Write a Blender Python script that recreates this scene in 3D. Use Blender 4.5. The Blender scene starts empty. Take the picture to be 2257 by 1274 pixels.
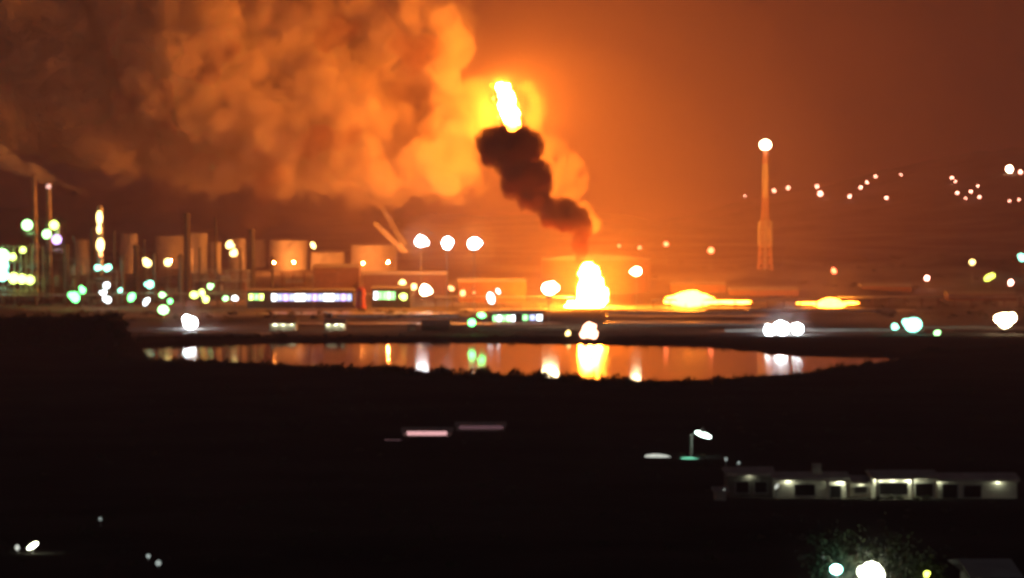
import bpy, bmesh, math, random
from mathutils import Vector, Matrix, noise

# ------------------------------------------------------------------ scene, camera
sc = bpy.context.scene
COL = bpy.context.collection
rnd = random.Random(11)
F, CAMH, HY = 5309.0, 50.0, 500.0          # focal length (px of the 2257 px frame), camera height, horizon row
PITCH = math.atan((637 - HY) / F)
cam = bpy.data.cameras.new('camera')
cam_o = bpy.data.objects.new('camera', cam)
COL.objects.link(cam_o)
cam_o.location = (0, 0, CAMH)
cam_o.rotation_euler = (math.pi / 2 - PITCH, 0, 0)
cam.sensor_width = 36
cam.lens = 36 * F / 2257
cam.clip_end = 30000
cam.dof.use_dof = True                      # the phone never found focus in the dark: everything far is soft
cam.dof.focus_distance = 10
cam.dof.aperture_fstop = 5.6
sc.camera = cam_o
sc.view_settings.view_transform = 'Standard'
sc.view_settings.look = 'None'
sc.view_settings.exposure = 0
sc.cycles.use_denoising = True
sc.cycles.max_bounces = 12
sc.cycles.volume_bounces = 7
sc.cycles.use_adaptive_sampling = True
sc.cycles.adaptive_threshold = .045
sc.cycles.adaptive_min_samples = 16
sc.cycles.sample_clamp_indirect = 8


def P(px, py, D):
    """World point at depth D seen at photo pixel (px, py)."""
    x, z = (px - 1128.5) / F, -(py - 637) / F
    c, s = math.cos(PITCH), math.sin(PITCH)
    d = Vector((x, c + z * s, -s + z * c))
    return Vector((0, 0, CAMH)) + d * (D / d.y)


def lerp_tab(t, tab):
    if t <= tab[0][0]:
        return tab[0][1]
    for (a, va), (b, vb) in zip(tab, tab[1:]):
        if t <= b:
            return va + (vb - va) * (t - a) / (b - a)
    return tab[-1][1]


def sstep(a, b, t):
    t = max(0, min(1, (t - a) / (b - a)))
    return t * t * (3 - 2 * t)


# ------------------------------------------------------------------ terrain heights
def near_edge(px):
    return lerp_tab(px, [(0, 880), (290, 858), (560, 835), (800, 800), (1100, 765), (1400, 736), (1560, 742), (1750, 770), (2000, 868), (2060, 930), (2300, 960)])


def far_edge(px):
    return lerp_tab(px, [(0, 1010), (300, 1010), (560, 1050), (1100, 1052), (1550, 1022), (1720, 950), (1980, 930), (2060, 935), (2300, 965)])


def gh(x, y):
    if y < 1:
        return 46.0
    px = 1128.5 + x / y * F
    dn, df = near_edge(px), far_edge(px)
    n = noise.noise(Vector((x * .02, y * .02, 0)))
    n2 = noise.noise(Vector((x * .006, y * .006, 5)))
    if y < dn:
        z = lerp_tab(y, [(0, 46), (60, 41), (150, 25), (250, 13.5), (400, 5.8), (600, 3.8), (dn, 3.0)]) + .35 * n
    elif y < df and px < 2060:
        z = lerp_tab(y, [(dn, 3.0), (min(dn + 22, df - 8), -2.0), (df - 6, -1.5), (df, 1.2)])
    else:
        z = lerp_tab(y, [(df, 1.2), (1250, 2.6), (1420, 3.6), (1560, 13), (1700, 22), (2000, 29), (2600, 36), (3100, 40)]) + .3 * n
    if y > 1800:                                        # far hills: a low ridge left, a higher one right
        k = sstep(1900, 4200, y) * (1 - sstep(4600, 7000, y))
        z += k * (20 + 25 * n2 + 120 * sstep(250, 900, x) + 15 * sstep(-200, -900, x))
    if 1450 < y < 1950 and px > 1600:                   # rough rise at the foot of the tower and to its right
        k = sstep(1450, 1580, y) * (1 - sstep(1800, 1950, y)) * sstep(1600, 1700, px)
        z += k * (9 * max(0, noise.noise(Vector((x * .021, y * .006, 9))) + .25) + 3 * abs(noise.noise(Vector((x * .07, y * .03, 2)))))
    k = 1 - sstep(262, 300, px)                         # dark headland on the left, this side of the water
    if k > 0:
        z += k * 19 * math.exp(-((y - 930) / 45) ** 2) * (.95 + .25 * n)
    return z


# ------------------------------------------------------------------ materials
def new_mat(name):
    m = bpy.data.materials.new(name)
    m.use_nodes = True
    return m, m.node_tree, m.node_tree.nodes['Principled BSDF']


def surf(name, c1, c2=None, scale=1.0, rough=.8, metal=0, spec=.3, coords='Object', bump=0):
    m, nt, b = new_mat(name)
    b.inputs['Roughness'].default_value = rough
    b.inputs['Metallic'].default_value = metal
    b.inputs['Specular IOR Level'].default_value = spec
    c2 = c2 or tuple(v * .6 for v in c1)
    tc = nt.nodes.new('ShaderNodeTexCoord')
    nz = nt.nodes.new('ShaderNodeTexNoise')
    nz.inputs['Scale'].default_value = scale
    nz.inputs['Detail'].default_value = 6
    cr = nt.nodes.new('ShaderNodeValToRGB')
    cr.color_ramp.elements[0].position = .35
    cr.color_ramp.elements[1].position = .65
    cr.color_ramp.elements[0].color = (*c2, 1)
    cr.color_ramp.elements[1].color = (*c1, 1)
    nt.links.new(tc.outputs[coords], nz.inputs['Vector'])
    nt.links.new(nz.outputs['Fac'], cr.inputs['Fac'])
    nt.links.new(cr.outputs['Color'], b.inputs['Base Color'])
    if bump:
        bp = nt.nodes.new('ShaderNodeBump')
        bp.inputs['Strength'].default_value = bump
        nt.links.new(nz.outputs['Fac'], bp.inputs['Height'])
        nt.links.new(bp.outputs['Normal'], b.inputs['Normal'])
    return m


def emit(name, col, s, sampled=True):
    m = bpy.data.materials.new(name)
    m.use_nodes = True
    nt = m.node_tree
    nt.nodes.clear()
    e = nt.nodes.new('ShaderNodeEmission')
    o = nt.nodes.new('ShaderNodeOutputMaterial')
    e.inputs[0].default_value = (*col, 1)
    e.inputs[1].default_value = s
    nt.links.new(e.outputs[0], o.inputs['Surface'])
    m.cycles.emission_sampling = 'FRONT' if sampled else 'NONE'
    return m


def smoke_mat(name, dens, col, absorb=None, aniso=0, nscale=None, lo=.4, hi=.6, floor=.2, emis=None, detail=4, rough=.6):
    """Principled Volume; with nscale the density is broken up by procedural noise."""
    m = bpy.data.materials.new(name)
    m.use_nodes = True
    nt = m.node_tree
    nt.nodes.clear()
    v = nt.nodes.new('ShaderNodeVolumePrincipled')
    o = nt.nodes.new('ShaderNodeOutputMaterial')
    v.inputs['Density'].default_value = dens
    v.inputs['Color'].default_value = (*col, 1)
    v.inputs['Anisotropy'].default_value = aniso
    if absorb:
        v.inputs['Absorption Color'].default_value = (*absorb, 1)
    if emis:
        v.inputs['Emission Color'].default_value = (*emis[0], 1)
        v.inputs['Emission Strength'].default_value = emis[1]
    if nscale:
        tc = nt.nodes.new('ShaderNodeTexCoord')
        nz = nt.nodes.new('ShaderNodeTexNoise')
        nz.inputs['Scale'].default_value = nscale
        nz.inputs['Detail'].default_value = detail
        nz.inputs['Roughness'].default_value = rough
        mr = nt.nodes.new('ShaderNodeMapRange')
        mr.inputs['From Min'].default_value = lo
        mr.inputs['From Max'].default_value = hi
        mr.inputs['To Min'].default_value = dens * floor
        mr.inputs['To Max'].default_value = dens
        nt.links.new(tc.outputs['Object'], nz.inputs['Vector'])
        nt.links.new(nz.outputs['Fac'], mr.inputs['Value'])
        nt.links.new(mr.outputs['Result'], v.inputs['Density'])
    nt.links.new(v.outputs[0], o.inputs['Volume'])
    return m


M = {
    'ground': surf('ground_soil', (.045, .04, .035), (.02, .018, .017), .03, .95, spec=.0, bump=.15),
    'concrete': surf('concrete', (.42, .40, .37), (.28, .27, .25), .4, .85, spec=.2),
    'tank': surf('tank_paint', (.62, .60, .56), (.5, .48, .45), .25, .5),
    'tank_roof': surf('tank_roof_paint', (.5, .48, .46), (.36, .34, .32), .3, .6),
    'steel': surf('galvanised_steel', (.45, .45, .45), (.32, .32, .32), 1.0, .45, metal=.5),
    'dark_steel': surf('dark_steel', (.09, .085, .08), (.05, .045, .04), .6, .6, metal=.3),
    'rust': surf('rusty_steel', (.25, .12, .07), (.14, .07, .045), .5, .8),
    'column': surf('column_cladding', (.55, .54, .52), (.42, .41, .4), .4, .4, metal=.3),
    'stack': surf('stack_concrete', (.5, .42, .38), (.38, .3, .27), .2, .8),
    'tower': surf('tower_paint', (.70, .40, .33), (.5, .27, .22), .3, .6),
    'white_paint': surf('white_paint', (.8, .78, .74), (.68, .66, .62), .3, .55),
    'roof': surf('sheet_roofing', (.30, .29, .28), (.2, .19, .185), .5, .6),
    'wall': surf('pale_render', (.60, .57, .52), (.45, .43, .39), .5, .85),
    'dark_wall': surf('dark_render', (.16, .15, .14), (.1, .095, .09), .5, .85),
    'void': surf('dark_glass', (.02, .02, .022), (.012, .012, .014), 2, .2),
    'leaf': surf('scrub_leaves', (.05, .06, .03), (.03, .035, .02), .8, .8, spec=.1),
    'red_paint': surf('red_paint', (.45, .06, .07), (.3, .04, .05), .5, .6),
    'timber': surf('weathered_timber', (.2, .15, .1), (.12, .09, .06), 2, .85),
}
LIGHT = {   # glow of lamps, windows, lit roofs and added fills: name -> (colour, radiance)
    'white': ((.78, .92, 1.0), 9), 'warm': ((1.0, .36, .14), 8), 'green': ((.15, 1.0, .25), 9), 'aqua': ((.27, 1.0, .72), 8),
    'lime': ((.70, 1.0, .20), 8), 'violet': ((.60, .42, 1.0), 5), 'pink': ((1.0, .55, .48), 2), 'orange': ((1.0, .17, .065), 12),
    'flood': ((.78, .92, 1.0), 70), 'mast': ((.80, .90, 1.0), 40), 'warmflood': ((1.0, .80, .45), 36), 'palegreen': ((.38, 1.0, .36), 8), 'bluewhite': ((.50, .58, 1.0), 3.2),
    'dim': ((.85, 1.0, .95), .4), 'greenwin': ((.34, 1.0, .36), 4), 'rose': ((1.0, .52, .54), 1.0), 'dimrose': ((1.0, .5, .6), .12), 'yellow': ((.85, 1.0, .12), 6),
    'street': ((.75, 1.0, .88), 9), 'cream': ((1.0, .76, .26), 8), 'far': ((1.0, .42, .33), 24), 'farbright': ((1.0, .72, .5), 90),
    'grey': ((.9, .95, .85), .8), 'porch': ((.95, 1.0, .72), 14), 'hiddeneave': ((.86, .94, .64), 850), 'orangefill': ((1.0, .28, .05), 2600), 'nearaqua': ((.35, 1.0, .85), 22),
}
NOSAMPLE = {'pink', 'bluewhite', 'dim', 'dimrose', 'far', 'farbright', 'grey'}
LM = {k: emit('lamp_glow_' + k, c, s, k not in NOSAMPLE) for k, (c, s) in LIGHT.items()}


# ------------------------------------------------------------------ object helpers
def link(name, bm, mat, base=None, parent=None, smooth=False):
    me = bpy.data.meshes.new(name)
    if base is not None:
        bmesh.ops.translate(bm, verts=bm.verts, vec=-Vector(base))
    if smooth:
        for f in bm.faces:
            f.smooth = True
    bm.to_mesh(me)
    bm.free()
    o = bpy.data.objects.new(name, me)
    COL.objects.link(o)
    if mat:
        me.materials.append(mat)
    if parent:
        o.parent = parent
    elif base is not None:
        o.location = base
    return o


def tag(o, label=None, cat=None, group=None, kind=None):
    for k, v in (('label', label), ('category', cat), ('group', group), ('kind', kind)):
        if v:
            o[k] = v
    return o


class Thing:
    """An Empty at the thing's base; parts are built in world coordinates and re-based onto it."""
    def __init__(s, name, label, cat, base, group=None):
        s.base = Vector(base)
        s.o = bpy.data.objects.new(name, None)
        s.o.empty_display_size = .5
        COL.objects.link(s.o)
        s.o.location = s.base
        tag(s.o, label, cat, group, 'thing')

    def part(s, name, bm, mat, parent=None, smooth=False):
        return link(name, bm, mat, s.base, parent or s.o, smooth)


def box(bm, lo, hi, rot=0, c=None):
    r = bmesh.ops.create_cube(bm, size=1)['verts']
    for v in r:
        v.co = Vector([lo[i] + (v.co[i] + .5) * (hi[i] - lo[i]) for i in range(3)])
    if rot:
        c = c or [(lo[i] + hi[i]) / 2 for i in range(3)]
        bmesh.ops.rotate(bm, verts=r, cent=c, matrix=Matrix.Rotation(rot, 3, 'Z'))
    return r


def bar(bm, a, b, r1, r2=None, seg=6):
    a, b = Vector(a), Vector(b)
    d = b - a
    v = bmesh.ops.create_cone(bm, cap_ends=True, segments=seg, radius1=r1, radius2=r2 if r2 is not None else r1, depth=d.length)['verts']
    q = d.to_track_quat('Z', 'Y').to_matrix()
    for w in v:
        w.co = q @ w.co + (a + b) / 2
    return v


def ball(bm, c, r, sx=1, sy=1, sz=1, sub=2):
    v = bmesh.ops.create_icosphere(bm, subdivisions=sub, radius=1)['verts']
    for w in v:
        w.co = Vector((w.co.x * r * sx, w.co.y * r * sy, w.co.z * r * sz)) + Vector(c)
    return v


def lathe(bm, c, prof, seg=32):
    rings = []
    for r, z in prof:
        rings.append([bm.verts.new((c[0] + r * math.cos(2 * math.pi * k / seg), c[1] + r * math.sin(2 * math.pi * k / seg), z)) for k in range(seg)])
    for a, b in zip(rings, rings[1:]):
        for k in range(seg):
            bm.faces.new((a[k], a[(k + 1) % seg], b[(k + 1) % seg], b[k]))
    bm.faces.new(rings[-1])
    bm.faces.new(list(reversed(rings[0])))


def NB():
    return bmesh.new()


def find_depth(px, py, h, lo=1075, hi=5200):
    """Depth at which the pixel's ray runs h metres above the ground."""
    D = lo
    while D < hi:
        p = P(px, py, D)
        if p.z - gh(p.x, p.y) <= h:
            return D
        D += 10
    return hi


def bush(bm, c, r, n):
    for i in range(n):
        d = Vector((rnd.gauss(0, 1), rnd.gauss(0, 1), rnd.gauss(.2, .8)))
        d = d.normalized() * r * rnd.uniform(.35, 1)
        d.z = abs(d.z) * .9
        p = Vector(c) + d
        s = r * rnd.uniform(.16, .34)
        u = Vector((rnd.gauss(0, 1), rnd.gauss(0, 1), rnd.gauss(0, 1))).normalized()
        v = u.orthogonal().normalized()
        w = u.cross(v)
        bm.faces.new([bm.verts.new(p + v * s), bm.verts.new(p + w * s * .6), bm.verts.new(p - v * s), bm.verts.new(p - w * s * .6)])


# ------------------------------------------------------------------ ground, water
xs = [-9000, -6000, -4000, -2800, -2000, -1500, -1100, -850, -650] + [-500 + 9 * i for i in range(112)] + [520, 650, 850, 1100, 1500, 2000, 2800, 4000, 6000, 9000]
ys = [-300, -60, 0] + [20 * i for i in range(1, 34)] + [680 + 5 * i for i in range(84)] + [1100 + 20 * i for i in range(50)] + [2100 + 100 * i for i in range(30)] + [5200, 5600, 6200, 7000, 8500, 11000]
nt = M['ground'].node_tree                              # bare gravel yards beyond the water, dark turf this side of it
b = nt.nodes['Principled BSDF']
src = b.inputs['Base Color'].links[0].from_socket
tc = nt.nodes.new('ShaderNodeTexCoord')
sp = nt.nodes.new('ShaderNodeSeparateXYZ')
mr = nt.nodes.new('ShaderNodeMapRange')
mr.inputs['From Min'].default_value, mr.inputs['From Max'].default_value = 1068, 1076
gn = nt.nodes.new('ShaderNodeTexNoise')
gn.inputs['Scale'].default_value = .012
gn.inputs['Detail'].default_value = 8
gr = nt.nodes.new('ShaderNodeValToRGB')
gr.color_ramp.elements[0].position, gr.color_ramp.elements[0].color = .38, (.05, .045, .045, 1)
gr.color_ramp.elements[1].position, gr.color_ramp.elements[1].color = .62, (.24, .215, .205, 1)
mx = nt.nodes.new('ShaderNodeMixRGB')
nt.links.new(tc.outputs['Object'], sp.inputs[0])
nt.links.new(tc.outputs['Object'], gn.inputs['Vector'])
nt.links.new(sp.outputs['Y'], mr.inputs['Value'])
nt.links.new(gn.outputs['Fac'], gr.inputs['Fac'])
nt.links.new(mr.outputs['Result'], mx.inputs['Fac'])
nt.links.new(src, mx.inputs['Color1'])
nt.links.new(gr.outputs['Color'], mx.inputs['Color2'])
nt.links.new(mx.outputs['Color'], b.inputs['Base Color'])
bm = NB()
grid = [[bm.verts.new((x, y, gh(x, y))) for x in xs] for y in ys]
for j in range(len(ys) - 1):
    for i in range(len(xs) - 1):
        bm.faces.new((grid[j][i], grid[j][i + 1], grid[j + 1][i + 1], grid[j + 1][i]))
tag(link('ground', bm, M['ground'], smooth=True), kind='structure')

wm, nt, b = new_mat('water_surface')
b.inputs['Base Color'].default_value = (.012, .012, .012, 1)
b.inputs['Roughness'].default_value = .065
b.inputs['IOR'].default_value = 1.33
tc = nt.nodes.new('ShaderNodeTexCoord')
mp = nt.nodes.new('ShaderNodeMapping')
mp.inputs['Scale'].default_value = (.05, .22, 1)
nz = nt.nodes.new('ShaderNodeTexNoise')
nz.inputs['Scale'].default_value = 1
nz.inputs['Detail'].default_value = 3
bp = nt.nodes.new('ShaderNodeBump')
bp.inputs['Strength'].default_value = .010
bp.inputs['Distance'].default_value = 1.0
nt.links.new(tc.outputs['Object'], mp.inputs['Vector'])
nt.links.new(mp.outputs['Vector'], nz.inputs['Vector'])
nt.links.new(nz.outputs['Fac'], bp.inputs['Height'])
nt.links.new(bp.outputs['Normal'], b.inputs['Normal'])
bm = NB()
wv = [bm.verts.new(p) for p in ((-900, 690, 0), (900, 690, 0), (900, 1100, 0), (-900, 1100, 0))]
bm.faces.new(wv)
tag(link('water', bm, wm), kind='structure')

# paved yards and roads on the far bank: pale concrete that catches the firelight
M['paving'] = surf('concrete_paving', (.46, .43, .41), (.3, .28, .27), .06, .42, spec=.5, coords='Object', bump=.1)


def yard(name, px0, px1, d0, d1, mat='paving', wob=5):
    bm = NB()
    n, m = 60, 4
    rows = []
    for j in range(m + 1):
        row = []
        for i in range(n + 1):
            t = i / n
            taper = min(1, 7 * t, 7 * (1 - t)) ** .5
            mid, half = (d0 + d1) / 2 + wob * noise.noise(Vector((t * 5, px0 * .1, 0))), (d1 - d0) / 2 * max(.04, taper) * (1 + .35 * noise.noise(Vector((t * 9, px1 * .1, j * .2))))
            y = mid + half * (2 * j / m - 1)
            x = (px0 + (px1 - px0) * t - 1128.5) / F * (d0 + d1) / 2
            row.append(bm.verts.new((x, y, gh(x, y) + .16)))
        rows.append(row)
    for a, b_ in zip(rows, rows[1:]):
        for i in range(n):
            bm.faces.new((a[i], a[i + 1], b_[i + 1], b_[i]))
    tag(link(name, bm, M[mat], smooth=True), kind='structure')


for px0, px1, d0, d1 in ((1335, 1700, 1265, 1300), (1330, 1790, 1185, 1215), (1560, 2060, 1098, 1122), (300, 600, 1078, 1100), (560, 1010, 1290, 1330), (640, 1240, 1180, 1200),
                         (2000, 2270, 1120, 1160), (1640, 2020, 1330, 1365), (1010, 1260, 1330, 1375), (1380, 1560, 1330, 1360)):
    yard('pavement', px0, px1, d0, d1)

# ------------------------------------------------------------------ air: one haze box
bm = NB()
box(bm, (-9500, -400, -6), (9500, 7600, 620))
HZ = .00050
tag(link('haze', bm, smoke_mat('smoky_air', HZ, (.57, .36, .40), absorb=(.9, .3, .2), aniso=-.4)), kind='stuff')


# thin smoke drifting round the fires, thickest beside them
pc = P(1230, 380, 1470)
bm = NB()
ball(bm, pc, 250, 1, 1, .8, 4)
pall = tag(link('drifting_smoke', bm, smoke_mat('drifting_smoke', .00016, (.68, .46, .42)), pc, smooth=True), 'thin glowing smoke drifting in the air around the fires', 'smoke', kind='stuff')
for nm, r, dn in (('thicker_smoke', 160, .00024), ('thickest_smoke', 95, .00022)):
    bm = NB()
    ball(bm, pc + Vector((6, -10, -8)), r, 1.05, 1, .9, 4)
    link(nm, bm, smoke_mat(nm, dn, (.72, .52, .42)), pc, pall, smooth=True)


# ------------------------------------------------------------------ smoke
def smoke(name, blobs, vox, disp, mat, label, cat='smoke', sub=3):
    base = P(blobs[0][0], blobs[0][1], blobs[0][2])
    t = bmesh.new()
    bmesh.ops.create_icosphere(t, subdivisions=sub, radius=1)
    tv = [v.co.copy() for v in t.verts]
    tf = [[v.index for v in f.verts] for f in t.faces]
    t.free()
    vs, fs = [], []
    for px, py, D, r in blobs:
        c = P(px, py, D) - base
        n0 = len(vs)
        vs += [v * r + c for v in tv]
        fs += [[n0 + i for i in f] for f in tf]
    me = bpy.data.meshes.new(name)
    me.from_pydata(vs, [], fs)
    me.materials.append(mat)
    o = bpy.data.objects.new(name, me)
    COL.objects.link(o)
    o.location = base
    md = o.modifiers.new('merge', 'REMESH')
    md.mode = 'VOXEL'
    md.voxel_size = vox
    for s_, st in disp:
        t = bpy.data.textures.new('billows', 'CLOUDS')
        t.noise_scale = s_
        t.noise_depth = 3
        d = o.modifiers.new('billow', 'DISPLACE')
        d.texture = t
        d.strength = st
        d.texture_coords = 'GLOBAL'
        d.mid_level = .5
    tag(o, label, cat, kind='thing')
    return o


# outline of the big cloud: column px -> (top row, bottom row), row -> right edge
def cloud_rows(px):
    bot = 24 * noise.noise(Vector((px * .016, 3.3, 0))) + lerp_tab(px, [(-200, 330), (0, 330), (150, 350), (300, 385), (420, 400), (620, 418), (760, 430), (860, 425), (980, 425), (1060, 420)])
    top = lerp_tab(px, [(-200, 60), (100, -90), (350, -220), (900, -260), (1000, -60), (1040, 40), (1070, 250)])
    return top, bot


def cloud_right(py):
    return lerp_tab(py, [(-250, 930), (-40, 950), (5, 985), (40, 1034), (110, 1040), (150, 1008), (200, 1012), (280, 1026), (330, 1050), (430, 1066)])


def cloud_ok(px, py, rp, depth, r, slack):
    t, bt = cloud_rows(px)
    if py + rp > bt + slack or px + rp > cloud_right(py) + slack * .6:
        return False
    if (px - 698) ** 2 / 42 ** 2 + (py - 5) ** 2 / 85 ** 2 < 1:      # gap where dark sky shows
        return False
    return not ((px - 868) ** 2 / 105 ** 2 + (py - 225) ** 2 / 85 ** 2 < 1 and depth - r < 1700)      # hollow that stays in shade


def cloud_depth(px):
    return 1545 + (1000 - px) * .07


bl, wisp = [], []
big = []
while len(big) < 260:
    px = rnd.uniform(-150, 1050)
    t, bt = cloud_rows(px)
    py = rnd.uniform(t, bt)
    depth = cloud_depth(px) + rnd.uniform(0, 150)
    r = rnd.uniform(18, 40)
    rp = r * F / depth
    if not cloud_ok(px, py, rp, depth, r, 8):
        r *= rnd.uniform(.3, .5)
        if not cloud_ok(px, py, r * F / depth, depth, r, 12):
            continue
    big.append((px, py, depth, r))
while len(big) < 460:                                    # small knobs crowding the right and lower edges
    if rnd.random() < .45:
        py = rnd.uniform(-60, 440)
        px = cloud_right(py) - rnd.uniform(6, 60)
    else:
        px = rnd.uniform(150, 1050)
        py = cloud_rows(px)[1] - rnd.uniform(0, 45)
    depth = cloud_depth(px) + rnd.uniform(-10, 90)
    r = rnd.uniform(4.5, 12)
    if cloud_ok(px, py, r * F / depth, depth, r, 16):
        big.append((px, py, depth, r))
for px, py, depth, r in big:
    bl.append((px, py, depth, r))
    if (px - 868) ** 2 / 120 ** 2 + (py - 225) ** 2 / 100 ** 2 > 1:
        wisp.append((px + rnd.gauss(0, 8), py + rnd.gauss(0, 8), depth, r * 1.18 + 3))
    for i in range(7 if r > 12 else 3):                  # knobs on the side that faces the water
        d = Vector((rnd.gauss(0, 1), rnd.gauss(0, 1), rnd.gauss(0, 1)))
        d.normalize()
        d.y = -abs(d.y)
        k = F / depth
        rr = r * rnd.uniform(.25, .5)
        bl.append((px + d.x * r * k, py + d.z * r * k, depth + d.y * r, rr))
cloud = smoke('smoke_cloud', bl, 2.6, ((16, 12), (6, 8), (2.5, 4)), smoke_mat('lit_smoke', .22, (.985, .83, .72), absorb=(.5, .25, .12), nscale=.06, lo=.42, hi=.60, floor=.05, detail=8, rough=.72),
              'vast billowing orange lit smoke cloud drifting over the tanks and process units', sub=2)
torn = smoke('wisps', wisp, 4, ((18, 16), (7, 8)), smoke_mat('torn_smoke', .09, (.985, .83, .72), absorb=(.5, .25, .12), nscale=.06, lo=.52, hi=.68, floor=0, detail=7, rough=.7), None, None, sub=2)
for cx, cy, sx_, sy_, n_ in ((868, 222, 36, 30, 26), (455, 120, 34, 24, 14), (592, 375, 14, 24, 9), (735, 75, 30, 14, 9), (330, 215, 36, 24, 11), (905, 110, 22, 14, 8), (700, 300, 24, 12, 7)):  # shaded hollows of the cloud put in as darker smoke
    dc = 1608 if n_ == 26 else cloud_depth(cx) - 16
    pk = [(cx + rnd.gauss(0, sx_) * 1.1, cy + rnd.gauss(0, sy_) * 1.1, dc + rnd.uniform(-6, 10), rnd.uniform(5, 11)) for _ in range(n_)]
    pocket = smoke('shade_pocket', pk + [(cx, cy, dc, 9), (cx - sx_ * .5, cy, dc, 8), (cx + sx_ * .5, cy, dc, 8)], 1.8, ((8, 6), (3, 4)),
                 smoke_mat('shade_pocket_smoke', .05, (.42, .18, .11), nscale=.08, lo=.40, hi=.62, floor=0, detail=6), None, None, sub=2)
    del pocket['kind']
    pocket.parent = cloud
    pocket.location = pocket.location - cloud.location
del torn['kind']
torn.parent = cloud
torn.location = torn.location - cloud.location

# dark smoke added beneath the cloud for the shadowed background, over the process units
bl = []
for i in range(70):
    px = rnd.uniform(-120, 900)
    py = rnd.uniform(430, 500) + max(0, 150 - px) * .1
    bl.append((px, py, 1850 + rnd.uniform(0, 250), rnd.uniform(14, 26)))
edge = []
for i in range(60):                                      # the front edge veils the foot of the lit cloud
    px = rnd.uniform(-120, 800)
    py = lerp_tab(px, [(-120, 385), (300, 425), (800, 462)]) + rnd.uniform(-14, 40)
    edge.append((px, py, rnd.uniform(1500, 1535), rnd.uniform(6, 13)))
bank = smoke('shade_bank', bl, 3.5, ((26, 9), (9, 5)), smoke_mat('shade_smoke', .018, (.30, .22, .25), nscale=.02, floor=.1), 'dark smoke added as shadow low below the orange cloud')
fringe = smoke('thin_fringe', edge, 2.5, ((20, 7), (8, 4)), smoke_mat('shade_fringe', .016, (.30, .20, .22), nscale=.03, floor=.1), None, None, sub=2)
del fringe['kind']
fringe.parent = bank
fringe.location = fringe.location - bank.location


# the dark column rising from the fire, with a thin pale skin of lit smoke
core = [(1090, 315, 27), (1128, 316, 33), (1163, 322, 25), (1085, 342, 19), (1120, 350, 26), (1076, 318, 15), (1150, 370, 33), (1183, 384, 25), (1140, 405, 25), (1174, 420, 27),
        (1203, 408, 13), (1120, 424, 10), (1162, 442, 15), (1190, 450, 18), (1215, 466, 22), (1245, 474, 26), (1275, 486, 21), (1285, 503, 16), (1225, 490, 13), (1204, 482, 12),
        (1282, 522, 16), (1284, 545, 14), (1283, 562, 12), (1282, 578, 10), (1268, 530, 9)]
bl = []
for x, y, rp in core:
    bl.append((x, y, 1398 - (578 - y) * .25, rp * (.37 if y < 515 else .29)))
    for i in range(7):
        a = rnd.uniform(0, 2 * math.pi)
        q = rnd.uniform(.22, .45)
        bl.append((x + rp * 1.15 * math.cos(a), y + rp * 1.15 * math.sin(a), 1398 - (578 - y) * .25 + rnd.uniform(-4, 4), rp * .25 * q))
smoke('smoke_column', bl, .8, ((7, 4.5), (3, 4), (1.3, 2.2)), smoke_mat('black_smoke', .36, (.13, .035, .035), nscale=.13, lo=.37, hi=.56, floor=.30, detail=6),
      'dark sooty smoke column leaning left above the tall flame')
rim = [(1188, 300), (1205, 322), (1228, 336), (1256, 344), (1280, 362), (1290, 386), (1286, 412), (1264, 434), (1258, 446), (1284, 462), (1306, 484), (1311, 506)]
bl = []
for (x0, y0), (x1, y1) in zip(rim, rim[1:]):
    for i in range(4):
        t = i / 4
        y = y0 + (y1 - y0) * t + rnd.uniform(-3, 3)
        bl.append((x0 + (x1 - x0) * t + rnd.uniform(-3, 3), y, 1412 - (578 - y) * .13, rnd.uniform(2.2, 4.2)))
for i in range(60):                                      # thinner smoke filling the bulge and hugging the column
    x, y = rnd.choice(((rnd.gauss(1240, 16), rnd.gauss(388, 20)), (rnd.gauss(1200, 12), rnd.gauss(345, 16)), (rnd.gauss(1285, 10), rnd.gauss(485, 16))))
    bl.append((x, y, 1414 - (578 - y) * .13, rnd.uniform(3.2, 5.6)))
smoke('smoke_veil', bl, 1.0, ((5, 3), (2, 1.5)), smoke_mat('pale_smoke', .05, (.93, .70, .56), nscale=.12, lo=.3, hi=.6, floor=.45),
      'thin pale lit smoke fringing the right side of the dark column')
# yellow lit swirl round the fireball
bl = []
for a in range(-30, 200, 9):
    if 60 < a < 92 or 165 < a < 185:
        continue
    bl.append((1118 + 66 * math.cos(math.radians(a)), 240 - 66 * math.sin(math.radians(a)), 1450 + 6 * math.sin(a), rnd.uniform(3, 5.5)))
for i in range(10):
    bl.append((1187 + rnd.uniform(-6, 6), rnd.uniform(225, 300), 1448, rnd.uniform(3, 5)))
for i in range(16):
    bl.append((rnd.uniform(1030, 1070), rnd.uniform(185, 285), 1450 + rnd.uniform(-8, 12), rnd.uniform(6, 10)))
smoke('smoke_swirl', bl, 1.6, ((8, 6), (3, 3)), smoke_mat('glowing_smoke', .0042, (.95, .85, .6)), 'yellow lit swirl of smoke curling round the fireball')


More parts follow.
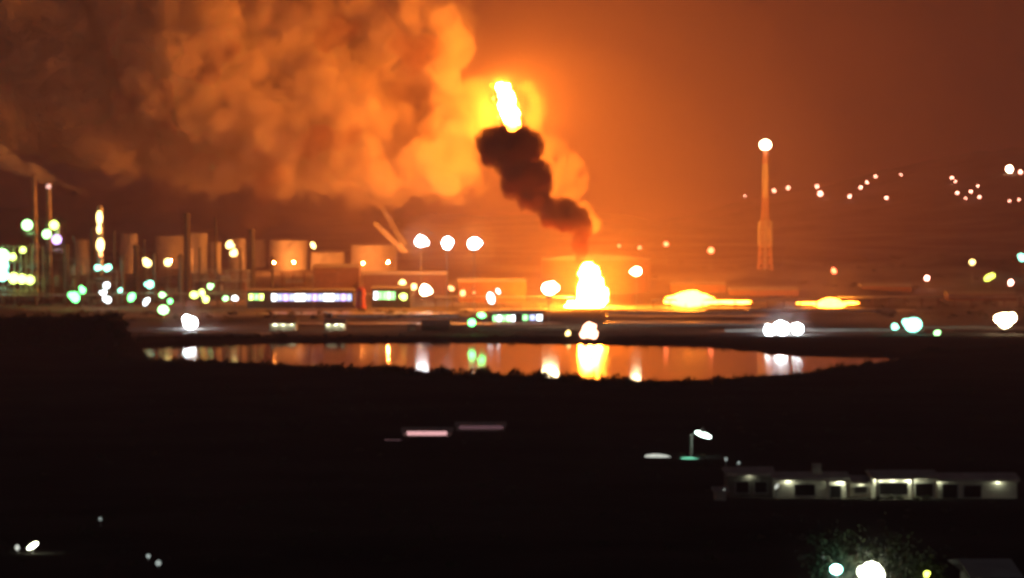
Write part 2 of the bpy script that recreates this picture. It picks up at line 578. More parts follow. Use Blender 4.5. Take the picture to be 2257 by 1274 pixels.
# ------------------------------------------------------------------ flames
def flame(name, label, blobs, strength, mat_name, col=(1, .285, .022), vox=.8, disp=((6, 5), (2.5, 3)), base_xy=None, spread=4.0, mantle=.07):
    bm = NB()
    for px, py, D, rx, rz in blobs:
        c = P(px, py, D)
        ball(bm, c, 1, rx * D / F, rx * D / F, rz * D / F, 3)
    b0 = P(*base_xy)
    o = link(name, bm, emit(mat_name, col, strength), b0)
    md = o.modifiers.new('merge', 'REMESH')
    md.mode = 'VOXEL'
    md.voxel_size = vox
    for s_, st in disp:
        t = bpy.data.textures.new('licks', 'CLOUDS')
        t.noise_scale = s_
        d = o.modifiers.new('lick', 'DISPLACE')
        d.texture = t
        d.strength = st
        d.texture_coords = 'GLOBAL'
    tag(o, label, 'fire')
    oc = o.copy()
    oc.data = o.data.copy()
    oc.name = 'outer_flame'
    COL.objects.link(oc)
    oc.data.materials.clear()
    oc.data.materials.append(smoke_mat(mat_name + '_mantle', .0005, (.8, .5, .3), emis=((1, .26, .03), mantle)))
    dp = oc.modifiers.new('spread', 'DISPLACE')
    dp.strength = spread
    dp.mid_level = 0
    for k in ('label', 'category', 'kind'):
        if k in oc:
            del oc[k]
    oc.parent = o
    oc.location = (0, 0, 0)
    return o


flame('tall_flame', 'tall white hot flame at the foot of the dark smoke column',
      [(1302, 660, 1395, 32, 22), (1302, 635, 1395, 27, 32), (1300, 610, 1395, 20, 26), (1297, 592, 1395, 13, 15), (1325, 655, 1395, 14, 22), (1270, 672, 1395, 20, 8), (1253, 674, 1395, 9, 7)],
      620, 'flame_tall', base_xy=(1302, 682, 1395), spread=2.2)
flame('fireball', 'slender white fireball bursting from the top of the dark smoke column',
      [(1112, 205, 1440, 14, 20), (1118, 230, 1440, 18, 30), (1126, 255, 1440, 17, 24), (1133, 275, 1440, 12, 16), (1105, 192, 1440, 9, 10)],
      1080, 'flame_ball', base_xy=(1130, 290, 1440))
flame('tank_fire', 'broad flat yellow fire right of the tall flame',
      [(1520, 662, 1390, 58, 11), (1522, 660, 1390, 44, 16), (1524, 658, 1390, 28, 18), (1592, 665, 1390, 40, 3), (1635, 666, 1390, 24, 1.6)],
      65, 'flame_flat', base_xy=(1525, 684, 1390), spread=1.0, disp=((7, 2.2), (2, .8)), vox=.6)
flame('ground_fire', 'smaller flat fire with long thin tails beyond the lattice tower',
      [(1830, 671, 1390, 36, 8), (1830, 669, 1390, 26, 12), (1785, 669, 1390, 30, 1.8), (1872, 668, 1390, 24, 2.2)],
      44, 'flame_small', base_xy=(1832, 688, 1390), spread=.8, disp=((7, 1.6), (2, .6)), vox=.5)
flame('bank_fire', 'round pinkish fire burning on the bank below the tall flame',
      [(1300, 729, 1046, 17, 13), (1292, 734, 1046, 12, 10), (1310, 735, 1046, 11, 9)], 9, 'flame_bank', col=(1, .45, .3), vox=.5, base_xy=(1300, 750, 1046), spread=.8, mantle=.02)


# ------------------------------------------------------------------ lamps
def lamp(px, py, r, key, label, h=9, D=None, name='lamp_post', sx=1, sz=1, group='lamps across the refinery', cat='lamp', lo=1075):
    D = D or find_depth(px, py, h, lo)
    c = P(px, py, D)
    g = gh(c.x, c.y)
    rw = max(r - 3, 1.4) / F * D
    t = Thing(name, label, cat, (c.x, c.y, g), group)
    bm = NB()
    bar(bm, (c.x, c.y + .2, g - .4), (c.x, c.y + .2, c.z - rw * sz * .8), max(.16, rw * .07), max(.1, rw * .05), 8)
    t.part('pole', bm, M['steel'])
    bm = NB()
    lathe(bm, (c.x, c.y), [(rw * .3, c.z - rw * sz * 1.12), (rw * .45, c.z - rw * sz * .92), (rw * .4, c.z - rw * sz * .86)], 12)
    t.part('collar', bm, M['dark_steel'])
    bm = NB()
    def globe(c, rw, ax, az):
        bm = NB()
        ball(bm, (0, 0, 0), rw, ax, min(ax, 1), az, 2)
        bmesh.ops.rotate(bm, verts=bm.verts, cent=(0, 0, 0), matrix=Matrix.Rotation(lr.uniform(-.6, .6), 3, 'Y'))
        bmesh.ops.translate(bm, verts=bm.verts, vec=c)
        t.part('lamp_globe', bm, LM[key], smooth=True)
    lr = random.Random(int(px * 7 + py))                 # lamp heads differ: one to three globes on a bracket, none quite round
    bm.free()
    if r >= 10 and key not in ('far', 'farbright', 'dim', 'orange'):
        globe(c, rw * .9, sx * lr.uniform(.8, 1.15), sz * lr.uniform(.8, 1.1))
        for i in range(lr.choice((0, 1, 1, 2))):
            a = lr.uniform(-.4, math.pi + .4)
            globe(c + Vector((math.cos(a) * rw * .75, -.1 * i, math.sin(a) * rw * .6)), rw * lr.uniform(.4, .6), 1, lr.uniform(.8, 1.2))
    else:
        globe(c, rw, sx * lr.uniform(.85, 1.15), sz * lr.uniform(.85, 1.15))
    return t


LAMPS = [
    # px, py, r, colour, height, label
    (420, 712, 21, 'flood', 3.2, 'dazzling white floodlight on the bank left of the water'),
    (928, 532, 17, 'mast', 36, 'leftmost of the three white mast lamps above the tank farm'),
    (985, 537, 17, 'mast', 39.3, 'middle one of the three white mast lamps above the tank farm'),
    (1045, 537, 17, 'mast', 39.3, 'rightmost of the three white mast lamps above the tank farm'),
    (1210, 636, 21, 'warmflood', 19, 'large round cream lamp standing just left of the tall flame'),
    (1403, 598, 15, 'warmflood', 26, 'round cream lamp on a tall mast right of the burning tank'),
    (1252, 735, 10, 'cream', 5, 'small yellowish lamp beside the pinkish bank fire'),
    (1468, 538, 9, 'orange', 16, 'hazy orange lamp above the broad flat fire'),
    (1567, 552, 9, 'orange', 14, 'hazy orange lamp between the broad fire and the lattice tower'),
    (1410, 546, 7, 'orange', 14, 'small orange lamp behind the right rim of the burning tank'),
    (1365, 542, 6, 'orange', 16, 'faint orange lamp behind the middle of the burning tank'),
    (1838, 597, 9, 'orange', 12, 'single orange lamp above the smaller flat fire'),
    (2143, 578, 10, 'cream', 14, 'pale yellow lamp on the slope below the hillside lamp cluster'),
    (2180, 611, 14, 'yellow', 10, 'elongated yellow green lamp near the right edge'),
    (2228, 623, 9, 'far', 9, 'dim pinkish ring lamp below the yellow green lamp'),
    (2254, 568, 13, 'aqua', 14, 'aqua green lamp cut by the right edge of the picture'),
    (2043, 613, 8, 'far', 9, 'dim reddish lamp on the track above the paired green lamps'),
    (1972, 720, 11, 'aqua', 7, 'small aqua lamp just left of the large aqua white lamp'),
    (2013, 716, 24, 'aqua', 8, 'large aqua white lamp on the right bank'),
    (2065, 735, 11, 'palegreen', 5, 'small greenish ring lamp just right of the large aqua white lamp'),
    (2215, 706, 24, 'warmflood', 10, 'large warm white floodlight near the right edge'),
    (1695, 728, 17, 'flood', 8, 'left lamp of the dazzling bluish white cluster at the shore'),
    (1725, 724, 20, 'flood', 9, 'middle lamp of the dazzling bluish white cluster at the shore'),
    (1758, 725, 17, 'flood', 9, 'right lamp of the dazzling bluish white cluster at the shore'),
    (1728, 744, 11, 'white', 5, 'low lamp below the dazzling bluish white cluster at the shore'),
    (215, 590, 11, 'aqua', 22, 'left one of two touching aqua lamps on the teal unit'),
    (236, 591, 12, 'aqua', 22, 'right one of two touching aqua lamps on the teal unit'),
    (325, 580, 14, 'cream', 27, 'left one of two warm yellowish lamps above the green lamps'),
    (370, 578, 13, 'cream', 27, 'right one of two warm yellowish lamps above the green lamps'),
    (165, 655, 17, 'green', 8, 'large aqua green lamp beside the dark headland'),
    (182, 640, 13, 'green', 11, 'round green lamp touching the large aqua green lamp'),
    (235, 629, 11, 'white', 13, 'topmost of three stacked white lamps under the aqua pair'),
    (228, 646, 10, 'white', 9, 'middle one of three stacked white lamps under the aqua pair'),
    (238, 661, 12, 'white', 6, 'lowest of three stacked white lamps under the aqua pair'),
    (265, 640, 8, 'aqua', 10, 'faint teal lamp between the stacked white lamps and the green one'),
    (290, 655, 13, 'green', 7, 'tilted green lamp right of the stacked white lamps'),
    (330, 627, 13, 'aqua', 13, 'pale teal lamp below the left warm yellowish lamp'),
    (322, 665, 12, 'white', 6, 'white ring lamp right of the tilted green lamp'),
    (357, 650, 11, 'palegreen', 9, 'pale green lamp above the large lime lamp'),
    (375, 664, 10, 'green', 7, 'small green lamp touching the large lime lamp'),
    (360, 683, 15, 'palegreen', 5, 'large pale lime lamp above the dazzling white floodlight'),
    (428, 650, 13, 'lime', 9, 'left lamp of the yellow green cluster beside the lit shed'),
    (445, 645, 12, 'lime', 10, 'upper lamp of the yellow green cluster beside the lit shed'),
    (454, 660, 12, 'lime', 7, 'lower right lamp of the yellow green cluster beside the lit shed'),
    (463, 632, 10, 'palegreen', 12, 'pale ring lamp above the yellow green cluster'),
    (497, 658, 9, 'palegreen', 6, 'left one of two small pale lamps before the lit shed'),
    (517, 657, 10, 'white', 6, 'right one of two small pale lamps before the lit shed'),
    (690, 541, 11, 'cream', 37, 'narrow yellowish lamp beside the leftmost glowing tank'),
    (505, 540, 13, 'cream', 37, 'upper of two cream lamps touching each other beside a dark stack'),
    (515, 558, 13, 'cream', 31, 'lower of two cream lamps touching each other beside a dark stack'),
    (887, 622, 10, 'cream', 12, 'small cream lamp at the upper left of the bright cream cluster'),
    (912, 632, 12, 'cream', 10, 'middle lamp of the bright cream cluster under the crane'),
    (937, 640, 16, 'warmflood', 9, 'largest lamp of the bright cream cluster under the crane'),
    (890, 654, 12, 'lime', 7, 'yellow green lamp at the right end of the green windows'),
    (995, 636, 10, 'warm', 10, 'left one of three dim orange lamps right of the cream cluster'),
    (1020, 646, 9, 'warm', 8, 'middle one of three dim orange lamps right of the cream cluster'),
    (1045, 645, 6, 'warm', 8, 'smallest of three dim orange lamps right of the cream cluster'),
    (1082, 657, 15, 'white', 8, 'oval white lamp left of the large round cream lamp'),
    (1098, 642, 8, 'white', 11, 'little white lamp on the shoulder of the oval white lamp'),
    (648, 578, 5, 'orangefill', 1.5, 'small orange floodlight at the foot of the bright orange tank'),
    (604, 579, 4, 'orangefill', 1.5, 'smaller added orange lamp lighting the left of the bright orange tank'),  # this and the following orange lamps are added to light tanks and cranes
    (800, 580, 5, 'orangefill', 1.5, 'small added orange lamp lighting the wide tank behind the crane'),
    (855, 578, 5, 'orangefill', 1.5, 'small added orange lamp lighting the leaning cranes'),
    (440, 572, 4, 'orangefill', 1.5, 'small added orange lamp lighting the narrow tall pinkish tank'),
    (378, 574, 3, 'orangefill', 1.5, 'small added orange lamp lighting the pinkish tank left of the dark stack'),
    (1040, 711, 12, 'green', 6, 'lower green lamp at the left end of the shore shed'),
    (1062, 695, 11, 'green', 9, 'upper green lamp at the left end of the shore shed'),
]
LM['crane_fill'] = emit('lamp_glow_crane', (1, .24, .05), 3000)  # added lamp that brightens the cranes
for px, py, r, key, h, lab in LAMPS:
    D = (1642 if px < 700 else 1540 if px > 850 else 1632) if key == 'orangefill' else None
    sx, sz = (1.25, .8) if 'elongated' in lab else (.8, 1.3) if 'narrow' in lab or 'oval' in lab or 'tilted' in lab else (1, 1)
    lamp(px, py, r, 'crane_fill' if key == 'orangefill' and px > 850 else key, lab, h, D, sx=sx, sz=sz)

HILL = [
    (1642, 432, 5, 'far', 'faint pink lamp left of the lattice tower shaft'),
    (1706, 420, 7, 'far', 'pink lamp touching the right side of the lattice tower'),
    (1737, 414, 7, 'far', 'pale pink lamp next right after the one touching the lattice tower'),
    (1801, 411, 7, 'far', 'upper one of two merged pink lamps on the hillside'),
    (1808, 427, 8, 'far', 'lower one of two merged pink lamps on the hillside'),
    (1873, 433, 6, 'far', 'dim pink lamp below the rising line of hillside lamps'),
    (1897, 413, 6, 'far', 'lowest lamp of the rising line of three on the hillside'),
    (1911, 402, 6, 'far', 'middle lamp of the rising line of three on the hillside'),
    (1930, 389, 6, 'far', 'highest lamp of the rising line of three on the hillside'),
    (1954, 436, 6, 'far', 'lone pink lamp low on the hill right of the rising line'),
    (1986, 385, 5, 'far', 'faint lone lamp high on the hill right of the rising line'),
    (2098, 392, 6, 'far', 'left lamp of the close pair above the hillside cluster'),
    (2106, 400, 5, 'far', 'right lamp of the close pair above the hillside cluster'),
    (2110, 425, 6, 'far', 'leftmost lamp of the five lamp cluster on the right hill'),
    (2140, 422, 6, 'far', 'centre lamp of the five lamp cluster on the right hill'),
    (2128, 437, 5, 'far', 'lowest lamp of the five lamp cluster on the right hill'),
    (2155, 410, 5, 'far', 'topmost lamp of the five lamp cluster on the right hill'),
    (2159, 434, 6, 'far', 'rightmost lamp of the five lamp cluster on the right hill'),
    (2225, 373, 10, 'farbright', 'brightest white lamp high on the right hill'),
    (2249, 379, 7, 'far', 'small lamp beside the brightest white hillside lamp'),
    (2225, 443, 5, 'far', 'left one of two faint lamps low at the right edge of the hill'),
    (2246, 440, 5, 'far', 'right one of two faint lamps low at the right edge of the hill'),
]
for px, py, r, key, lab in HILL:
    lamp(px, py, r, key, lab, 9, None, 'hillside_lamp', group='lamps on the far hillside', lo=2500)


# ------------------------------------------------------------------ tanks
def tank(px0, px1, py_top, D, label, rim=True, py_base=None, group='storage tanks in the tank farm', mat='tank'):
    c = P((px0 + px1) / 2, py_top, D)
    r = (px1 - px0) / 2 * D / F
    cx, cy = c.x, c.y + r
    g = gh(cx, cy - r) - .6
    t = Thing('storage_tank', label, 'tank', (cx, cy, g), group)
    H = c.z
    bm = NB()
    prof = [(r * 1.02, g), (r * 1.02, g + .8), (r, g + .8)]
    n = 6
    for i in range(1, n):
        z = g + .8 + (H - g - .8) * i / n
        prof += [(r, z - .12), (r + .12, z - .1), (r + .12, z + .1), (r, z + .12)]
    prof += [(r, H - .01)]
    lathe(bm, (cx, cy), prof, 48)
    t.part('shell', bm, M[mat])
    bm = NB()
    lathe(bm, (cx, cy), [(r - .05, H + .02), (r * .6, H + r * .07), (.4, H + r * .10)], 48)
    t.part('roof', bm, M['tank_roof'])
    bm = NB()
    for zz in (.55, 1.1):
        for k in range(48):
            a, b = 2 * math.pi * k / 48, 2 * math.pi * (k + 1) / 48
            bar(bm, (cx + r * math.cos(a), cy + r * math.sin(a), H + zz), (cx + r * math.cos(b), cy + r * math.sin(b), H + zz), .09, seg=4)
    for k in range(24):
        a = 2 * math.pi * k / 24
        bar(bm, (cx + r * math.cos(a), cy + r * math.sin(a), H), (cx + r * math.cos(a), cy + r * math.sin(a), H + 1.1), .07, seg=4)
    t.part('railing', bm, M['steel'])
    bm = NB()
    a0 = -math.pi * .85
    for k in range(26):
        a = a0 + k * .055
        z = g + .8 + (H - g - 1) * k / 26
        q = (cx + (r + .7) * math.cos(a), cy + (r + .7) * math.sin(a), z)
        box(bm, (q[0] - .6, q[1] - .45, z), (q[0] + .6, q[1] + .45, z + .15), a)
    t.part('stair', bm, M['dark_steel'])
    return t


tank(590, 676, 531, 1660, 'bright orange lit tank left of the crane, with a lamp on its right')
tank(770, 872, 541, 1650, 'wide orange lit tank directly behind the leaning crane')
tank(418, 456, 515, 1640, 'narrow tall pinkish tank just right of the dark stack')
tank(338, 408, 521, 1680, 'pinkish tank just left of the dark stack')
tank(545, 584, 530, 1690, 'small orange tank squeezed against the left of the bright orange tank')
tank(462, 486, 535, 1640, 'smallest pinkish tank between two dark stacks')
tank(682, 757, 557, 1655, 'low dim orange tank between the bright orange tank and the wide one')
tank(508, 540, 527, 1665, 'narrow dim tank hidden behind the two touching cream lamps')
tank(262, 300, 516, 1640, 'dim brownish tank right of the glowing column')
tank(160, 194, 530, 1640, 'dim reddish tank left of the glowing column')
tank(1195, 1440, 574, 1490, 'huge burning tank behind the tall flame', group=None, mat='rust')


# ------------------------------------------------------------------ process units, columns, stacks
def column(px, py_top, wpx, D, label, mat='column', lamps=(), platforms=4, name='distillation_column', group='columns and stacks of the refinery'):
    c = P(px, py_top, D)
    r = wpx / 2 * D / F
    g = gh(c.x, c.y) - .5
    t = Thing(name, label, 'column' if name != 'chimney_stack' else 'chimney', (c.x, c.y, g), group)
    H = c.z
    bm = NB()
    lathe(bm, (c.x, c.y), [(r * 1.25, g), (r * 1.25, g + 1.5), (r, g + 4), (r, H - r * .8), (r * .7, H - r * .25), (r * .2, H)], 20)
    t.part('shaft', bm, M[mat], smooth=False)
    for i in range(platforms):
        z = g + (H - g) * (i + 1) / (platforms + .4)
        bm = NB()
        lathe(bm, (c.x, c.y), [(r + .03, z), (r + 1.1, z), (r + 1.1, z + .15), (r + .03, z + .15)], 16)
        for k in range(10):
            a = 2 * math.pi * k / 10
            bar(bm, (c.x + (r + 1) * math.cos(a), c.y + (r + 1) * math.sin(a), z + .15), (c.x + (r + 1) * math.cos(a), c.y + (r + 1) * math.sin(a), z + 1.2), .06, seg=4)
        t.part('platform', bm, M['dark_steel'])
    bm = NB()
    box(bm, (c.x - .35, c.y - r - .45, g), (c.x + .35, c.y - r - .1, H - r))
    t.part('ladder', bm, M['steel'])
    for lx, ly, lr, key, sz in lamps:
        q = P(lx, ly, D - r - 1.5)
        bm = NB()
        ball(bm, q, lr * D / F, 1, 1, sz, 2)
        t.part('lamp', bm, LM[key], smooth=True)
    return t


def stack(px, py_top, w0, w1, D, label, mat='dark_steel', py_bot=None):
    c = P(px, py_top, D)
    g = gh(c.x, c.y) - .5
    k = D / F / 2
    t = Thing('chimney_stack', label, 'chimney', (c.x, c.y, g), 'columns and stacks of the refinery')
    bm = NB()
    lathe(bm, (c.x, c.y), [(w1 * k, g), (w0 * k, c.z - 1.5)], 20)
    t.part('shaft', bm, M[mat])
    bm = NB()
    lathe(bm, (c.x, c.y), [(w0 * k * 1.25, c.z - 2.2), (w0 * k * 1.25, c.z - .2), (w0 * k, c.z)], 20)
    t.part('crown_ring', bm, M[mat])
    bm = NB()
    z = g + (c.z - g) * .66
    lathe(bm, (c.x, c.y), [(w0 * k + .3, z), (w0 * k + 1.3, z), (w0 * k + 1.3, z + .2), (w0 * k + .3, z + .2)], 20)
    t.part('platform', bm, M['dark_steel'])
    return t


column(220, 452, 15, 1440, 'tall glowing cream column with bright lamps, rising above the teal unit',
       lamps=((219, 480, 7, 'cream', 2.2), (218, 505, 5, 'cream', 2.0), (221, 540, 9, 'cream', 1.7), (222, 560, 4, 'warm', 1.5)))
stack(75, 388, 11, 20, 1470, 'left one of twin pinkish stacks with steam drifting over them', 'stack')
stack(107, 402, 11, 20, 1460, 'right one of twin pinkish stacks, tipped by a small pink lamp', 'stack')
stack(412, 470, 13, 18, 1500, 'thick dark stack standing before the pinkish tanks', 'dark_steel')
stack(555, 505, 12, 16, 1480, 'dark stack just left of the bright orange tank')
stack(300, 540, 12, 15, 1470, 'dark stack right of the dim brownish tank')
stack(204, 500, 8, 12, 1450, 'slim dark stack leaning close on the left of the glowing column')
stack(163, 520, 4, 7, 1450, 'thin dark vent stack before the dim reddish tank', 'dark_steel')
stack(252, 508, 4, 6, 1455, 'thin dark vent stack just right of the glowing column')
stack(318, 528, 5, 7, 1450, 'thin dark vent stack just left of the warm yellowish lamps')
stack(440, 545, 5, 7, 1455, 'short thin vent stack in front of the narrow tall pinkish tank')
stack(530, 548, 5, 7, 1460, 'short thin vent stack right of the two touching cream lamps')
stack(600, 566, 5, 7, 1470, 'short thin vent stack before the bright orange tank')
stack(475, 478, 4, 7, 1560, 'thin dark vent stack between the narrow tank and the cream lamps')
column(145, 535, 14, 1430, 'dark stubby column left of the dim reddish tank', 'dark_steel')
column(270, 560, 12, 1430, 'dark column between the teal unit and the warm yellowish lamps', 'dark_steel')
column(398, 560, 11, 1440, 'dark column at the foot of the thick dark stack', 'dark_steel')
column(340, 555, 10, 1440, 'dark column between the two warm yellowish lamps', 'dark_steel')
lamp(107, 411, 9, 'pink', 'small pink lamp glowing at the tip of the right pinkish stack', D=1456, cat='lamp')


def unit(x0, x1, y0, D, depth, floors, label, lamps, mat='steel', py_base=None, name='process_unit'):
    a, b = P(x0, y0, D), P(x1, y0, D)
    g = gh((a.x + b.x) / 2, D) - .5
    t = Thing(name, label, 'process unit', ((a.x + b.x) / 2, D + depth / 2, g), 'steel process units of the refinery')
    H = a.z
    nx = max(2, int((b.x - a.x) / 6))
    bm = NB()
    for i in range(nx + 1):
        x = a.x + (b.x - a.x) * i / nx
        for y in (D, D + depth):
            bm = NB()
            box(bm, (x - .3, y - .3, g), (x + .3, y + .3, H))
            t.part('post', bm, M[mat])
    for f in range(1, floors + 1):
        z = g + (H - g) * f / floors
        bm = NB()
        box(bm, (a.x - .8, D - .8, z - .35), (b.x + .8, D + depth + .8, z))
        for i in range(nx):
            xa, xb = a.x + (b.x - a.x) * i / nx, a.x + (b.x - a.x) * (i + 1) / nx
            if (i + f) % 2:
                bar(bm, (xa, D - .35, z - (H - g) / floors), (xb, D - .35, z - .4), .15, seg=4)
        t.part('deck', bm, M[mat])
        bm = NB()
        for y in (D - .7,):
            bar(bm, (a.x - .7, y, z + 1.1), (b.x + .7, y, z + 1.1), .1, seg=4)
            for i in range(nx * 2 + 1):
                x = a.x - .7 + (b.x - a.x + 1.4) * i / (nx * 2)
                bar(bm, (x, y, z), (x, y, z + 1.1), .08, seg=4)
        t.part('railing', bm, M[mat])
    for i in range(floors * 2):
        f = i // 2
        z = g + (H - g) * f / floors
        hh = (H - g) / floors * rnd.uniform(.55, .85)
        x = rnd.uniform(a.x + 2, b.x - 2)
        rr = rnd.uniform(1.0, 1.9)
        bm = NB()
        if rnd.random() < .5:
            lathe(bm, (x, D + depth / 2), [(rr, z), (rr, z + hh * .85), (rr * .5, z + hh)], 16)
        else:
            bar(bm, (x - rr * 2, D + depth / 2, z + rr + .4), (x + rr * 2, D + depth / 2, z + rr + .4), rr, seg=16)
        t.part('vessel', bm, M['column'])
    for lx, ly, lr, key in lamps:
        q = P(lx, ly, D - 1.6)
        bm = NB()
        ball(bm, q, max(lr - 2, 2) * D / F, 1, 1, 1, 2)
        t.part('lamp', bm, LM[key], smooth=True)
    return t


unit(48, 132, 486, 1440, 16, 5, 'tall dark process unit with four lamps below the twin stacks',
     ((60, 496, 14, 'palegreen'), (119, 496, 12, 'lime'), (103, 516, 12, 'palegreen'), (125, 528, 13, 'violet')), 'dark_steel')
unit(-70, 82, 545, 1420, 18, 4, 'dazzling yellow green lit process unit cut by the left edge',
     ((4, 565, 19, 'palegreen'), (28, 566, 10, 'lime'), (6, 586, 15, 'aqua'), (5, 606, 16, 'aqua'), (30, 613, 14, 'lime'), (48, 615, 13, 'lime'), (66, 617, 12, 'lime'), (50, 551, 9, 'lime')))
unit(196, 258, 598, 1425, 12, 3, 'teal lit process unit at the foot of the glowing column', (), 'steel')
unit(282, 392, 612, 1440, 12, 3, 'long dim process unit behind the scattered green lamps', (), 'dark_steel')
unit(428, 545, 596, 1450, 12, 3, 'dim process unit between the thick dark stack and the dark warehouse', (), 'steel')
unit(140, 192, 575, 1440, 10, 3, 'narrow dim process unit left of the teal lit one', (), 'steel')
unit(620, 742, 600, 1470, 10, 2, 'low dark process unit above the row of bluish windows', (), 'rust')

# ------------------------------------------------------------------ lattice tower
D = 1640
tx = P(1687, 320, D).x
g = gh(tx, D) - .5
ztop = P(1687, 332, D).z
T = Thing('lattice_tower', 'tall slender reddish lattice tower topped by a round white lamp', 'tower', (tx, D, g))


def tw(z):      # half width
    return lerp_tab((z - g) / (ztop - g), [(0, 4.6), (.30, 2.9), (.46, 1.9), (1, .9)])


NSEG = 16
zs = [g + (ztop - g) * (1 - (1 - i / NSEG) ** 1.1) for i in range(NSEG + 1)]
for sx, sy in ((1, 1), (1, -1), (-1, -1), (-1, 1)):
    bm = NB()
    for a, b in zip(zs, zs[1:]):
        bar(bm, (tx + sx * tw(a), D + sy * tw(a), a), (tx + sx * tw(b), D + sy * tw(b), b), .45, seg=6)
    T.part('leg', bm, M['tower'])
bm = NB()
cs = ((1, 1), (1, -1), (-1, -1), (-1, 1))
for a, b in zip(zs, zs[1:]):
    for k in range(4):
        p, q = cs[k], cs[(k + 1) % 4]
        bar(bm, (tx + p[0] * tw(a), D + p[1] * tw(a), a), (tx + q[0] * tw(b), D + q[1] * tw(b), b), .28, seg=4)
        bar(bm, (tx + q[0] * tw(a), D + q[1] * tw(a), a), (tx + p[0] * tw(b), D + p[1] * tw(b), b), .28, seg=4)
        bar(bm, (tx + p[0] * tw(b), D + p[1] * tw(b), b), (tx + q[0] * tw(b), D + q[1] * tw(b), b), .28, seg=4)
T.part('bracing', bm, M['tower'])
bm = NB()
bar(bm, (tx, D, g), (tx, D, ztop + 1), 0.8, .6, 12)
T.part('riser_pipe', bm, M['white_paint'])
for y0, y1, hw, nm in ((488, 541, 4.3, 'equipment_cage'), (362, 436, 1.8, 'upper_cage')):
    bm = NB()
    za, zb = P(0, y1, D).z, P(0, y0, D).z
    nb = 8
    for i in range(nb + 1):
        u = -hw + 2 * hw * i / nb
        for s_ in (-1, 1):
            bar(bm, (tx + u, D + s_ * hw, za), (tx + u, D + s_ * hw, zb), .2, seg=4)
            bar(bm, (tx + s_ * hw, D + u, za), (tx + s_ * hw, D + u, zb), .2, seg=4)
    for k in range(5):
        z = za + (zb - za) * k / 4
        for s_ in (-1, 1):
            bar(bm, (tx - hw, D + s_ * hw, z), (tx + hw, D + s_ * hw, z), .2, seg=4)
            bar(bm, (tx + s_ * hw, D - hw, z), (tx + s_ * hw, D + hw, z), .2, seg=4)
    T.part(nm, bm, M['white_paint'])
for py in (490, 540, 360):
    z = P(1687, py, D).z
    bm = NB()
    w = tw(z) + .9
    box(bm, (tx - w, D - w, z), (tx + w, D + w, z + .25))
    for s in (-1, 1):
        for zz in (.6, 1.2):
            bar(bm, (tx - w, D + s * w, z + zz), (tx + w, D + s * w, z + zz), .08, seg=4)
            bar(bm, (tx + s * w, D - w, z + zz), (tx + s * w, D + w, z + zz), .08, seg=4)
    T.part('platform', bm, M['tower'])
bm = NB()
ball(bm, P(1687, 319, D), 11 * D / F, 1.15, 1, 1, 3)
T.part('lamp', bm, LM['warmflood'], smooth=True)

# ------------------------------------------------------------------ leaning crane, lit by the fire and an added lamp
D = 1560
T = None


def lattice(bm, a, b, w, n, r=.32):
    a, b = Vector(a), Vector(b)
    d = (b - a).normalized()
    u = d.cross(Vector((0, 1, 0))).normalized()
    v = d.cross(u)
    ring = [[a + (b - a) * (i / n) + (u * sx + v * sy) * w * (.35 if i in (0, n) else 1) for sx, sy in cs] for i in range(n + 1)]
    for p, q in zip(ring, ring[1:]):
        for k in range(4):
            bar(bm, p[k], q[k], r, seg=4)
            bar(bm, p[k], q[(k + 1) % 4], r * .7, seg=4)


for (a, b, c, d), lab in ((((892, 556), (825, 491), (880, 538), 1), 'front leaning lattice crane lit orange before the wide tank'),
                          (((890, 540), (843, 457), (882, 516), 2), 'rear leaning lattice crane rising highest behind the front crane')):
    Dd = 1560 if d == 1 else 1600
    foot = P(a[0], a[1], Dd)
    gz = gh(foot.x, Dd)
    foot.z = max(foot.z, gz + 3.5)
    tip = P(b[0], b[1], Dd)
    T = Thing('crawler_crane', lab, 'crane', (foot.x, Dd, gz), 'leaning cranes at the tank farm')
    bm = NB()
    lattice(bm, foot, tip, 1.05, 12, .24)
    T.part('boom', bm, M['white_paint'])
    bm = NB()
    mast = P(c[0], c[1], Dd + 6)
    lattice(bm, foot + Vector((1.5, 1, .5)), mast, .5, 3)
    T.part('mast', bm, M['white_paint'])
    bm = NB()
    bar(bm, mast, tip, .06, seg=4)
    bar(bm, mast, foot + Vector((6, 0, 0)), .1, seg=4)
    T.part('stay_cable', bm, M['steel'])
    bm = NB()
    box(bm, (foot.x - 2.5, Dd - 2, gz + 1.6), (foot.x + 7, Dd + 2, gz + 4.6))
    T.part('cab', bm, M['tank'])
    for s in (-1, 1):
        bm = NB()
        box(bm, (foot.x - 4, Dd + s * 2.4 - .7, gz - .2), (foot.x + 5, Dd + s * 2.4 + .7, gz + 1.5))
        T.part('track', bm, M['dark_steel'])


